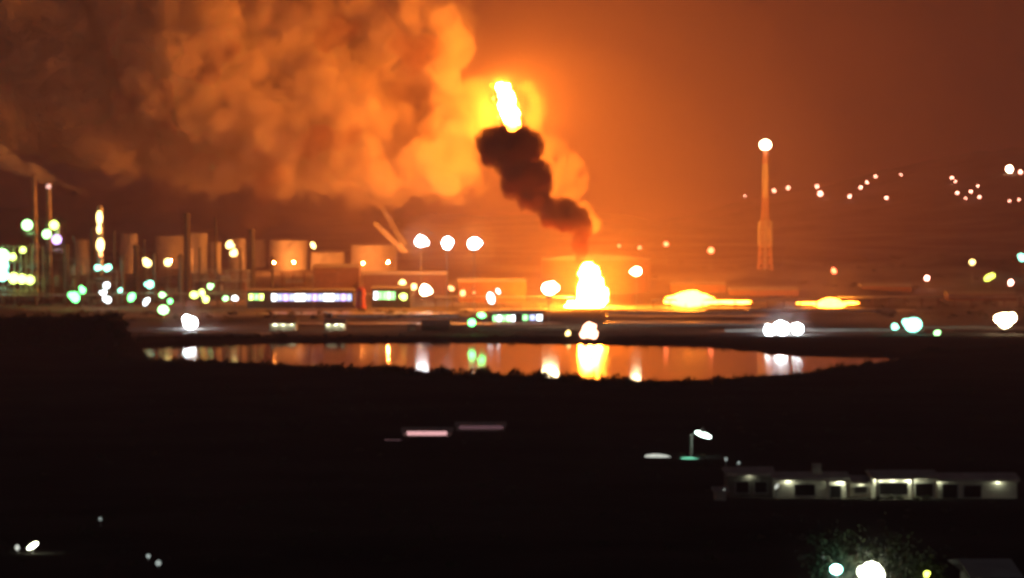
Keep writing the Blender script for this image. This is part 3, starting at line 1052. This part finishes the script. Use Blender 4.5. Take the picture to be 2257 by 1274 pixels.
# ------------------------------------------------------------------ buildings
def shed(px0, px1, py_eave, py_base, D, depth, label, wall='dark_wall', roof='roof', wins=None, rise=1.4, name='shed', cat='shed', group=None, rot=0, door=True):
    a, b = P(px0, py_eave, D), P(px1, py_eave, D)
    cx = (a.x + b.x) / 2
    g = min(gh(a.x, D), gh(b.x, D), gh(cx, D)) - .3
    if py_base:
        g = min(g, P(px0, py_base, D).z)
    t = Thing(name, label, cat, (cx, D + depth / 2, g), group)
    H = a.z
    bm = NB()
    box(bm, (a.x, D, g), (b.x, D + depth, H))
    t.part('wall', bm, M[wall])
    bm = NB()
    o = .45
    v = [bm.verts.new(p) for p in ((a.x - o, D - o, H + .02), (b.x + o, D - o, H + .02), (b.x + o, D + depth + o, H + .02), (a.x - o, D + depth + o, H + .02),
                                   (a.x - o, D + depth / 2, H + rise), (b.x + o, D + depth / 2, H + rise))]
    for f in ((0, 1, 5, 4), (2, 3, 4, 5), (0, 4, 3), (1, 2, 5), (0, 3, 2, 1)):
        bm.faces.new([v[i] for i in f])
    t.part('roof', bm, M[roof])
    if wins:
        for w0, w1, wy0, wy1, key in wins:
            p, q = P(w0, wy0, D), P(w1, wy1, D)
            bm = NB()
            box(bm, (p.x, D - .10, q.z), (q.x, D - .02, p.z))
            w = t.part('window', bm, LM[key] if key in LM else M[key])
            bm = NB()
            m = .12
            for lo, hi in (((p.x - m, q.z - m), (q.x + m, q.z)), ((p.x - m, p.z), (q.x + m, p.z + m)), ((p.x - m, q.z), (p.x, p.z)), ((q.x, q.z), (q.x + m, p.z))):
                box(bm, (lo[0], D - .16, lo[1]), (hi[0], D - .01, hi[1]))
            t.part('window_frame', bm, M['steel'], w)
    return t


def winrow(x0, x1, n, y0, y1, key, gap=.22):
    w = (x1 - x0) / n
    return [(x0 + i * w + w * gap / 2, x0 + (i + 1) * w - w * gap / 2, y0, y1, key) for i in range(n)]


shed(545, 780, 641, None, 1385, 14, 'long shed with a glowing row of bluish white windows', wins=[w[:4] + (('lime', 'greenwin', 'lime')[i],) for i, w in enumerate(winrow(548, 582, 3, 648, 661, '', .25))] + [w[:4] + (('white', 'bluewhite', 'bluewhite', 'white', 'violet')[i * 7 % 5],) for i, w in enumerate(winrow(598, 776, 14, 648, 663, '', .2))])
shed(820, 905, 636, None, 1390, 12, 'shorter shed with glowing green windows beside the red silo', wins=[w[:4] + (('white', 'greenwin', 'greenwin', 'palegreen', 'greenwin')[i],) for i, w in enumerate(winrow(823, 872, 5, 643, 660, '', .25))])
column(795, 632, 20, 1380, 'squat red silo between the bluish and the green windowed sheds', 'red_paint', name='silo', platforms=1, group=None)
shed(1078, 1200, 690, None, 1215, 10, 'low shore shed with bright green windows near the water', wins=[w[:4] + (('greenwin', 'white', 'greenwin', 'palegreen', 'white', 'greenwin', 'bluewhite', 'white')[i],) for i, w in enumerate(winrow(1085, 1136, 5, 695, 708, '', .25) + winrow(1150, 1197, 3, 694, 706, '', .3))])
hut_a = shed(595, 652, 712, None, 1120, 9, 'small pale hut left of the whitewashed hut on the dark bank', wall='wall', roof='roof', name='hut', cat='hut', group='huts on the far bank')
hut_b = shed(716, 760, 713, None, 1120, 8, 'small whitewashed hut right of the pale one on the dark bank', wall='wall', roof='wall', name='hut', cat='hut', group='huts on the far bank', rise=2.2)
for h_, x0, x1, ey, xs_ in ((hut_a, 595, 652, 712, (606, 624, 642)), (hut_b, 716, 760, 713, (724, 740, 754))):  # unseen lamps added behind the fascia to brighten the huts
    a, b = P(x0, ey, 1120), P(x1, ey, 1120)
    bm = NB()
    box(bm, (a.x - .5, 1119.36, a.z - .42), (b.x + .5, 1119.5, a.z + .06))
    h_.part('fascia', bm, M['wall'])
    for x in xs_:
        q = P(x, ey, 1119.72)
        bm = NB()
        ball(bm, (q.x, q.y, a.z - .2), .14)
        h_.part('hidden_lamp', bm, LM['hiddeneave'])
shed(900, 916, 720, None, 1120, 5, 'tiny hut left of the long dim roof on the dark bank', wall='wall', name='hut', cat='hut', group='huts on the far bank')
shed(930, 990, 718, None, 1125, 10, 'dim long roofed hut left of the green shore lamps', wall='dark_wall', name='hut', cat='hut', group='huts on the far bank', rise=2.5)
for (x0, x1, y, D, dep, lab) in ((690, 790, 590, 1500, 18, 'low dark warehouse between the bright orange tank and the crane'),
                                (800, 985, 606, 1480, 20, 'long reddish warehouse roof below the wide orange tank'),
                                (1010, 1160, 622, 1440, 14, 'dim reddish warehouse left of the large round cream lamp'),
                                (430, 540, 622, 1460, 16, 'dark warehouse above the two small pale lamps'),
                                (1480, 1600, 628, 1500, 18, 'hazy orange warehouse behind the broad flat fire'),
                                (1610, 1760, 640, 1480, 16, 'reddish warehouse at the foot of the lattice tower'),
                                (1900, 2010, 632, 1500, 16, 'dim brown warehouse right of the smaller flat fire'),
                                (2090, 2240, 650, 1450, 14, 'dim warehouse above the large warm floodlight')):
    shed(x0, x1, y, None, D, dep, lab, wall='rust', roof='roof', name='warehouse', cat='warehouse', group='warehouses of the refinery', rise=2.2)


# ------------------------------------------------------------------ bund walls and pipe racks: long pale lines on the bank
def bund(px0, px1, py, D, h, label, mat='concrete'):
    a, b = P(px0, py, D), P(px1, py, D)
    bm = NB()
    n = 16
    for i in range(n):
        x0, x1 = a.x + (b.x - a.x) * i / n, a.x + (b.x - a.x) * (i + 1) / n - .06
        z = gh((x0 + x1) / 2, D)
        box(bm, (x0, D, z - .6), (x1, D + .5, z + h))
    o = link('bund_wall', bm, M[mat], ((a.x + b.x) / 2, D, gh((a.x + b.x) / 2, D)))
    tag(o, label, 'wall', 'bund walls on the far bank', 'thing')


for px0, px1, D, h, lab in ((300, 570, 1075, 1.2, 'pale low wall along the bank beneath the dazzling white floodlight'),
                            (1340, 1660, 1290, 1.6, 'long orange lit wall below the broad flat fire'),
                            (1330, 1700, 1160, 1.4, 'pinkish wall right of the pinkish bank fire'),
                            (1600, 2040, 1105, 1.2, 'grey lit wall running past the dazzling shore lamps'),
                            (740, 1010, 1260, 1.5, 'dim purplish wall under the green windowed shed'),
                            (1050, 1250, 1120, 1.2, 'dim wall under the low shore shed'),
                            (2020, 2240, 1130, 1.2, 'grey wall beneath the large warm floodlight'),
                            (1650, 1980, 1330, 1.5, 'reddish wall below the smaller flat fire')):
    bund(px0, px1, 0, D, h, lab)


def pipe_rack(px0, px1, D, h, label):
    a, b = P(px0, 600, D), P(px1, 600, D)
    c = (a.x + b.x) / 2
    t = Thing('pipe_rack', label, 'pipe rack', (c, D, gh(c, D)), 'pipe racks of the refinery')
    n = max(3, int((b.x - a.x) / 9))
    zt = gh(c, D) + h
    for i in range(n + 1):
        x = a.x + (b.x - a.x) * i / n
        bm = NB()
        for y in (D - 2, D + 2):
            box(bm, (x - .2, y - .2, gh(x, y) - .4), (x + .2, y + .2, zt))
        box(bm, (x - .2, D - 2.6, zt), (x + .2, D + 2.6, zt + .35))
        t.part('trestle', bm, M['rust'])
    for k, y in enumerate((-2, -1, 0, 1.1, 2)):
        bm = NB()
        r = (.35, .25, .45, .3, .35)[k]
        bar(bm, (a.x - 1, D + y, zt + .36 + r), (b.x + 1, D + y, zt + .36 + r), r, seg=10)
        t.part('pipe', bm, M['column'])
    return t


pipe_rack(-60, 250, 1405, 6, 'pipe rack at the foot of the process units by the left edge')
pipe_rack(255, 555, 1400, 7, 'pipe rack running behind the scattered green lamps')
pipe_rack(560, 900, 1420, 6, 'long pipe rack behind the sheds with lit windows')
pipe_rack(960, 1260, 1400, 5, 'pipe rack leading to the huge burning tank from the left')
pipe_rack(1440, 1800, 1380, 4, 'pipe rack in front of the broad flat fire')
pipe_rack(1850, 2250, 1400, 5, 'pipe rack on the right beyond the smaller flat fire')

# ------------------------------------------------------------------ steam drifting from the twin stacks
bl = []
for i in range(34):
    t = i / 33
    bl.append((207 - 120 * t, 437 - 44 * t ** .7 - 14 * max(0, t - .6), 1470, .8 + 4.0 * t * (.6 + .4 * math.sin(9 * t))))
for i in range(26):
    t = i / 25
    bl.append((92 - 130 * t, 382 - 52 * t ** 1.3 + rnd.uniform(-7, 7), 1475 + rnd.uniform(-4, 4), 2.2 + 4.5 * t + rnd.uniform(0, 1.5)))
smoke('steam_plume', bl, .9, ((6, 3), (2.5, 1.5)), smoke_mat('steam', .13, (.97, .93, .92), nscale=.16, lo=.4, hi=.58, floor=.05), 'thin pinkish steam plume trailing left across the twin stacks', 'steam')

# thin volumes added to give the strongest floodlights their glow
bm = NB()
for px, py, D_, r in ((420, 712, 1150, 14), (1725, 728, 1090, 15), (2013, 716, 1190, 13), (2215, 706, 1220, 15), (928, 535, 1440, 15), (985, 537, 1440, 13), (1045, 537, 1440, 15), (1210, 637, 1223, 12)):
    ball(bm, P(px, py, D_), r, 1, 1, .9, 3)
tag(link('halo', bm, smoke_mat('floodlight_halo', .0035, (.96, .96, .97), nscale=.07, lo=.3, hi=.7, floor=.3)), 'thin pale mist added around the strongest floodlights', 'halo', kind='stuff')

# ------------------------------------------------------------------ scrub on the near bank and the headland
bm = NB()


for i in range(520):
    px = rnd.uniform(200, 2250)
    Dn = near_edge(px) - rnd.uniform(0, 30)
    x = (px - 1128.5) / F * Dn
    r = rnd.choice((.8, 1.0, 1.3, 1.7, 2.4)) * (1.35 if 700 < px < 1400 else .9)
    bush(bm, (x, Dn, gh(x, Dn) - .2), r, 26)
for i in range(260):
    px = rnd.uniform(-150, 288)
    Dn = rnd.uniform(880, 950)
    x = (px - 1128.5) / F * Dn
    bush(bm, (x, Dn, gh(x, Dn) - .3), rnd.uniform(1.2, 2.8), 26)
for i in range(300):
    px = rnd.choice((rnd.uniform(1440, 2300), rnd.uniform(1700, 2300), rnd.uniform(100, 1150)))
    Dn = rnd.uniform(1230, 1330) if px < 1440 else rnd.uniform(1230, 1900)
    if 1330 < px < 1900 and Dn < 1500:
        continue
    x = (px - 1128.5) / F * Dn
    bush(bm, (x, Dn, gh(x, Dn) - .2), rnd.uniform(1.2, 3.2), 24)
for i in range(150):
    px = rnd.choice((rnd.uniform(290, 640), rnd.uniform(600, 1650)))
    Dn = far_edge(px) + rnd.uniform(2, 22)
    x = (px - 1128.5) / F * Dn
    bush(bm, (x, Dn, gh(x, Dn) - .2), rnd.uniform(.8, 1.8) * (1.5 if px < 640 else 1), 24)
for i in range(500):
    px = rnd.uniform(-100, 2360)
    Dn = rnd.uniform(260, 700)
    x = (px - 1128.5) / F * Dn
    bush(bm, (x, Dn, gh(x, Dn) - .2), rnd.uniform(.5, 1.3), 20)
tag(link('scrub', bm, M['leaf']), 'dark low scrub covering the near bank and the headland', 'scrub', kind='stuff')

# ------------------------------------------------------------------ foreground hamlet
D = 382


def cottage(x0, x1, eave, D, label, wins, lamps, wall='wall', porch=None, chim=None):
    h = shed(x0, x1, eave, None, D, 7, label, wall=wall, wins=wins, name='house', cat='house', rise=.7, group='row of low houses')
    a, b = P(x0, eave, D), P(x1, eave, D)
    bm = NB()
    box(bm, (a.x - .3, D - .62, a.z - .36), (b.x + .3, D - .48, a.z + .06))
    h.part('fascia', bm, M['wall'])
    for px, rr in lamps:
        q = P(px, eave, D - .26)
        bm = NB()
        ball(bm, (q.x, q.y, a.z - .17), rr)
        h.part('hidden_lamp', bm, LM['hiddeneave'])
    if porch:
        p, q = P(porch[0], eave, D), P(porch[1], eave, D)
        for x in (p.x, q.x):
            bm = NB()
            box(bm, (x - .22, D - 1.5, gh(x, D) - .3), (x + .22, D - 1.15, a.z - .42))
            h.part('porch_post', bm, M['wall'])
        bm = NB()
        box(bm, (p.x - .4, D - 1.7, a.z - .41), (q.x + .4, D - .64, a.z - .2))
        h.part('porch_roof', bm, M['wall'])
    if chim:
        p = P(chim, 1022, D + 2.5)
        bm = NB()
        box(bm, (p.x - .7, D + 2.0, a.z + .1), (p.x + .7, D + 3.0, p.z))
        h.part('chimney', bm, M['concrete'])
    return h


def openings(*rs):
    return [(x0, x1, y0, y1, 'void') for x0, x1, y0, y1 in rs]


cottage(1604, 1703, 1043, D + 3, 'dim house at the left end of the low row, with a flat dark front', openings((1622, 1650, 1062, 1086), (1664, 1690, 1062, 1086)), ((1652, .05),), 'dark_wall')
cottage(1708, 1868, 1054, D, 'warm lit house with a chimney and an arched looking porch in the low row', openings((1752, 1796, 1068, 1092), (1830, 1852, 1070, 1100)), ((1738, .07), (1852, .12)), porch=(1822, 1864), chim=1800)
cottage(1873, 1922, 1062, D + 2, 'small greenish dim house squeezed between the warm and the brightest house', openings((1884, 1910, 1072, 1086),), ((1897, .05),))
cottage(1926, 2062, 1050, D - 1, 'brightest house of the low row, framed by pale porch posts', openings((1938, 2000, 1064, 1090), (2018, 2056, 1066, 1094)), ((1934, .13), (1968, .10), (2006, .13)), porch=(1931, 2008))
cottage(2067, 2242, 1056, D + 1, 'long dim house at the right end of the low row', openings((2078, 2110, 1068, 1098), (2124, 2162, 1070, 1096)), ((2068.5, .05), (2200, .06)), 'wall')
for i, (x, r) in enumerate(((1932, .7), (1960, .8), (1985, .75), (2022, .7), (2044, .8))):
    bm = NB()
    q = P(x, 1092, D - 3.2)
    bush(bm, (q.x, q.y, gh(q.x, q.y)), r, 60)
    c_ = bm
    tag(link('bush', c_, M['leaf'], (q.x, q.y, gh(q.x, q.y))), 'low bush before the brightest house, ' + ('leftmost of five', 'second from the left of five', 'middle one of five', 'second from the right of five', 'rightmost of five')[i], 'bush', 'bushes before the brightest house', 'thing')
q = P(1712, 1072, D - 1.0)
lamp(1712, 1072, 7, 'grey', 'small pale upright lamp near the left end of the row of low houses', D=D - 2.5, sx=.8, sz=2, group='lamps of the near hamlet')

lamp(1600, 1012, 6, 'dim', 'left one of two dim lamps above the left end of the low house row', D=430, group='lamps of the near hamlet', sz=1.5)
lamp(1628, 1020, 7, 'dim', 'right one of two dim lamps above the left end of the low house row', D=425, group='lamps of the near hamlet')
shed(1578, 1600, 1084, None, 376, 4, 'tiny pale lean-to beside the left end of the low house row', wall='wall', name='hut', cat='hut', rise=.6)
lamp(1596, 1079, 4, 'grey', 'faint lamp over the tiny pale lean-to', D=374, group='lamps of the near hamlet')

# street lamp with an arm, over two canopies with lamplight painted as glow
D = 470
b0, t0 = P(1523, 1016, D), P(1523, 957, D)
g = gh(b0.x, D)
T = Thing('street_lamp', 'bent arm street lamp with a bright white hood above the mint green canopy', 'street lamp', (b0.x, D, g), None)
bm = NB()
bar(bm, (b0.x, D, g - .3), (t0.x, D, t0.z), .30, .24, 8)
T.part('pole', bm, M['wall'])
hd = P(1550, 958, D - .5)
bm = NB()
bar(bm, (t0.x, D, t0.z - .1), (hd.x - .8, D - .5, hd.z + .3), .14, .12, 8)
T.part('arm', bm, M['steel'])
bm = NB()
v = ball(bm, (0, 0, 0), 1, 1.75, .7, .50, 2)
bmesh.ops.rotate(bm, verts=bm.verts, cent=(0, 0, 0), matrix=Matrix.Rotation(.35, 3, 'Y'))
bmesh.ops.translate(bm, verts=bm.verts, vec=hd)
T.part('lamp_head', bm, LM['street'], smooth=True)
bm = NB()
lathe(bm, (hd.x - .1, hd.y), [(.7, hd.z + .42), (.45, hd.z + .8), (.1, hd.z + 1.5)], 12)
T.part('hood', bm, M['wall'])


def canopy(px, py, wpx, hpx, D, label, key, tail=0):
    c = P(px, py, D)
    g = gh(c.x, D)
    t = Thing('glowing_canopy', label, 'canopy', (c.x, D, g), 'canopies with painted glow under the street lamp')
    w, h = wpx / 2 * D / F, hpx / 2 * D / F
    bm = NB()
    ball(bm, c, 1, w, w * .6, h, 2)
    bmesh.ops.rotate(bm, verts=bm.verts, cent=c, matrix=Matrix.Rotation(tail, 3, 'Y'))
    t.part('shade', bm, LM[key], smooth=True)  # lamplight on the canopy put in as its own glow
    for s in (-.6, .6):
        bm = NB()
        bar(bm, (c.x + s * w, D, g - .3), (c.x + s * w, D, c.z - h * .6), .08, seg=6)
        t.part('post', bm, M['steel'])
    return t


LM['mint'] = emit('lamp_glow_mint', (.25, 1, .62), 1.0)
canopy(1526, 1017, 60, 18, 466, 'mint green canopy with painted glow under the street lamp', 'mint', .12)
canopy(1450, 1008, 62, 15, 470, 'dull cream canopy with painted glow left of the green one', 'grey', .05)

# lit roof edges on the dark slope, their light put in as glow
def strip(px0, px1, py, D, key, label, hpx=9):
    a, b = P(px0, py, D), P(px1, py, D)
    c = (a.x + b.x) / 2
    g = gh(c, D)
    t = Thing('roof_glow', label, 'lit roof edge', (c, D, g), 'lit roof edges on the dark slope')
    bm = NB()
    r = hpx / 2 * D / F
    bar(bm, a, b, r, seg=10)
    t.part('glow_edge', bm, LM[key])
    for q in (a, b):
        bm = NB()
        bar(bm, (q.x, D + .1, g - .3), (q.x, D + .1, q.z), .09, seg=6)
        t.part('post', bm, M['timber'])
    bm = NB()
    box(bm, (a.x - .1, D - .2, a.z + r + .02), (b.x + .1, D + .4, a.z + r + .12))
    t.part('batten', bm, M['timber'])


shed(888, 994, 953, None, 521.5, 6, 'low dark shed behind the glowing pink roof edge', wall='wall', name='shed', cat='shed', rise=.9)
shed(1006, 1112, 941, None, 536.5, 6, 'low dark shed behind the dim purplish glowing roof edge', wall='wall', name='shed', cat='shed', rise=.9)
strip(897, 985, 955, 520, 'rose', 'bright pink roof edge with painted glow on the dark slope', 9)
strip(1012, 1108, 942, 535, 'dimrose', 'dim purplish roof edge with painted glow right of the bright pink one', 8)
strip(848, 884, 972, 510, 'dimrose', 'short faint roof edge with painted glow below the left end of the pink one', 6)

NEAR = [
    (72, 1203, 15, 'porch', 'bright lime white lamp at the lower left'),
    (38, 1207, 10, 'grey', 'small whitish lamp left of the bright lime white one'),
    (327, 1226, 8, 'dim', 'left one of two small dim ring lamps at the bottom left'),
    (349, 1241, 9, 'dim', 'right one of two small dim ring lamps at the bottom left'),
    (221, 1144, 7, 'dim', 'dim grey lamp on the black slope above the two ring lamps'),
    (1843, 1255, 18, 'nearaqua', 'bright aqua white lamp at the bottom right'),
    (1924, 1266, 34, 'porch', 'largest glaring lamp at the bottom edge right of the aqua one'),
    (1815, 1230, 8, 'dim', 'small dim lamp above the bright aqua white lamp'),
    (2042, 1266, 11, 'yellow', 'yellow green lamp at the bottom edge among leaves'),
]
for px, py, r, key, lab in NEAR:
    lamp(px, py, r, key, lab, D=find_depth(px, py, 1.3 if key == 'dim' or px < 100 else 3.2, 90), group='lamps of the near hamlet', sx=1.5 if px == 72 else 1, sz=.6 if px == 72 else 1)
shed(2160, 2226, 1271, None, find_depth(1843, 1255, 3.2, 90), 4, 'small building with a lit yellow wall cut by the bottom edge', wall='wall', name='hut', cat='hut', rise=.4)


def tree(px, py_top, D, wpx, label):
    c = P(px, py_top, D)
    g = gh(c.x, D)
    t = Thing('tree', label, 'tree', (c.x, D, g), 'trees by the near lamps')
    bm = NB()
    H = c.z - g
    bar(bm, (c.x, D, g - .3), (c.x + .1, D, g + H * .55), .16, .09, 8)
    for k in range(5):
        a = k * 1.3
        bar(bm, (c.x + .08, D, g + H * (.3 + .05 * k)), (c.x + H * .25 * math.cos(a), D + H * .25 * math.sin(a), g + H * .75), .07, .03, 5)
    t.part('trunk', bm, M['timber'])
    bm = NB()
    w = wpx / 2 * D / F
    for i in range(3600):
        d = Vector((rnd.gauss(0, .5), rnd.gauss(0, .5), rnd.gauss(0, .38)))
        cl = noise.noise(d * 2.2 + Vector((px, 0, 0)))
        if cl < -.05:
            continue
        q = Vector((c.x, D, g + H * .66)) + Vector((d.x * w, d.y * w, d.z * H * .5))
        s = .035 + .05 * rnd.random()
        u = Vector((rnd.gauss(0, 1), rnd.gauss(0, 1), rnd.gauss(0, 1))).normalized()
        v_ = u.orthogonal().normalized()
        w_ = u.cross(v_)
        bm.faces.new([bm.verts.new(q + v_ * s), bm.verts.new(q + w_ * s * .6), bm.verts.new(q - v_ * s), bm.verts.new(q - w_ * s * .6)])
    t.part('crown', bm, M['leaf'])


DT = find_depth(1843, 1255, 3.2, 90)
mc = P(1895, 1255, DT + .5)
gm = smoke_mat('garden_halo', .055, (.94, .97, .96), nscale=.5, lo=.35, hi=.65, floor=.2)  # volume added to give the bottom lamps a glow
nt = gm.node_tree
v = next(n for n in nt.nodes if n.type == 'PRINCIPLED_VOLUME')
src = v.inputs['Density'].links[0].from_socket
tc = nt.nodes.new('ShaderNodeTexCoord')
mp = nt.nodes.new('ShaderNodeMapping')
mp.inputs['Scale'].default_value = (1 / 4.2, 1 / 3.2, 1 / 2.6)
gt = nt.nodes.new('ShaderNodeTexGradient')
gt.gradient_type = 'QUADRATIC_SPHERE'
ml = nt.nodes.new('ShaderNodeMath')
ml.operation = 'MULTIPLY'
nt.links.new(tc.outputs['Object'], mp.inputs['Vector'])
nt.links.new(mp.outputs['Vector'], gt.inputs['Vector'])
nt.links.new(gt.outputs['Fac'], ml.inputs[0])
nt.links.new(src, ml.inputs[1])
nt.links.new(ml.outputs[0], v.inputs['Density'])
bm = NB()
ball(bm, mc, 1, 4.2, 3.2, 2.6, 3)
tag(link('halo', bm, gm, mc), 'pale mist added around the glaring lamps at the bottom right', 'halo', kind='stuff')
tree(1850, 1180, DT + 1.5, 130, 'teal lit tree above the bright aqua white lamp')
tree(1965, 1195, DT + 2.5, 120, 'dim tree between the aqua lamp and the yellow green lamp')
tree(2045, 1235, DT + 1, 60, 'small yellow lit tree at the bottom edge')
tree(222, 1135, find_depth(221, 1144, 1.6, 90) + 1, 70, 'dim sparse tree around the grey lamp on the black slope')

# ------------------------------------------------------------------ night sky and a trace of moonlight
w = bpy.data.worlds.new('World')
sc.world = w
w.use_nodes = True
nt = w.node_tree
bg = nt.nodes['Background']
sky = nt.nodes.new('ShaderNodeTexSky')
sky.sky_type = 'NISHITA'
sky.sun_disc = False
sky.sun_elevation = math.radians(-2)
sky.sun_rotation = math.radians(200)
bg.inputs['Strength'].default_value = .24
nt.links.new(sky.outputs['Color'], bg.inputs['Color'])
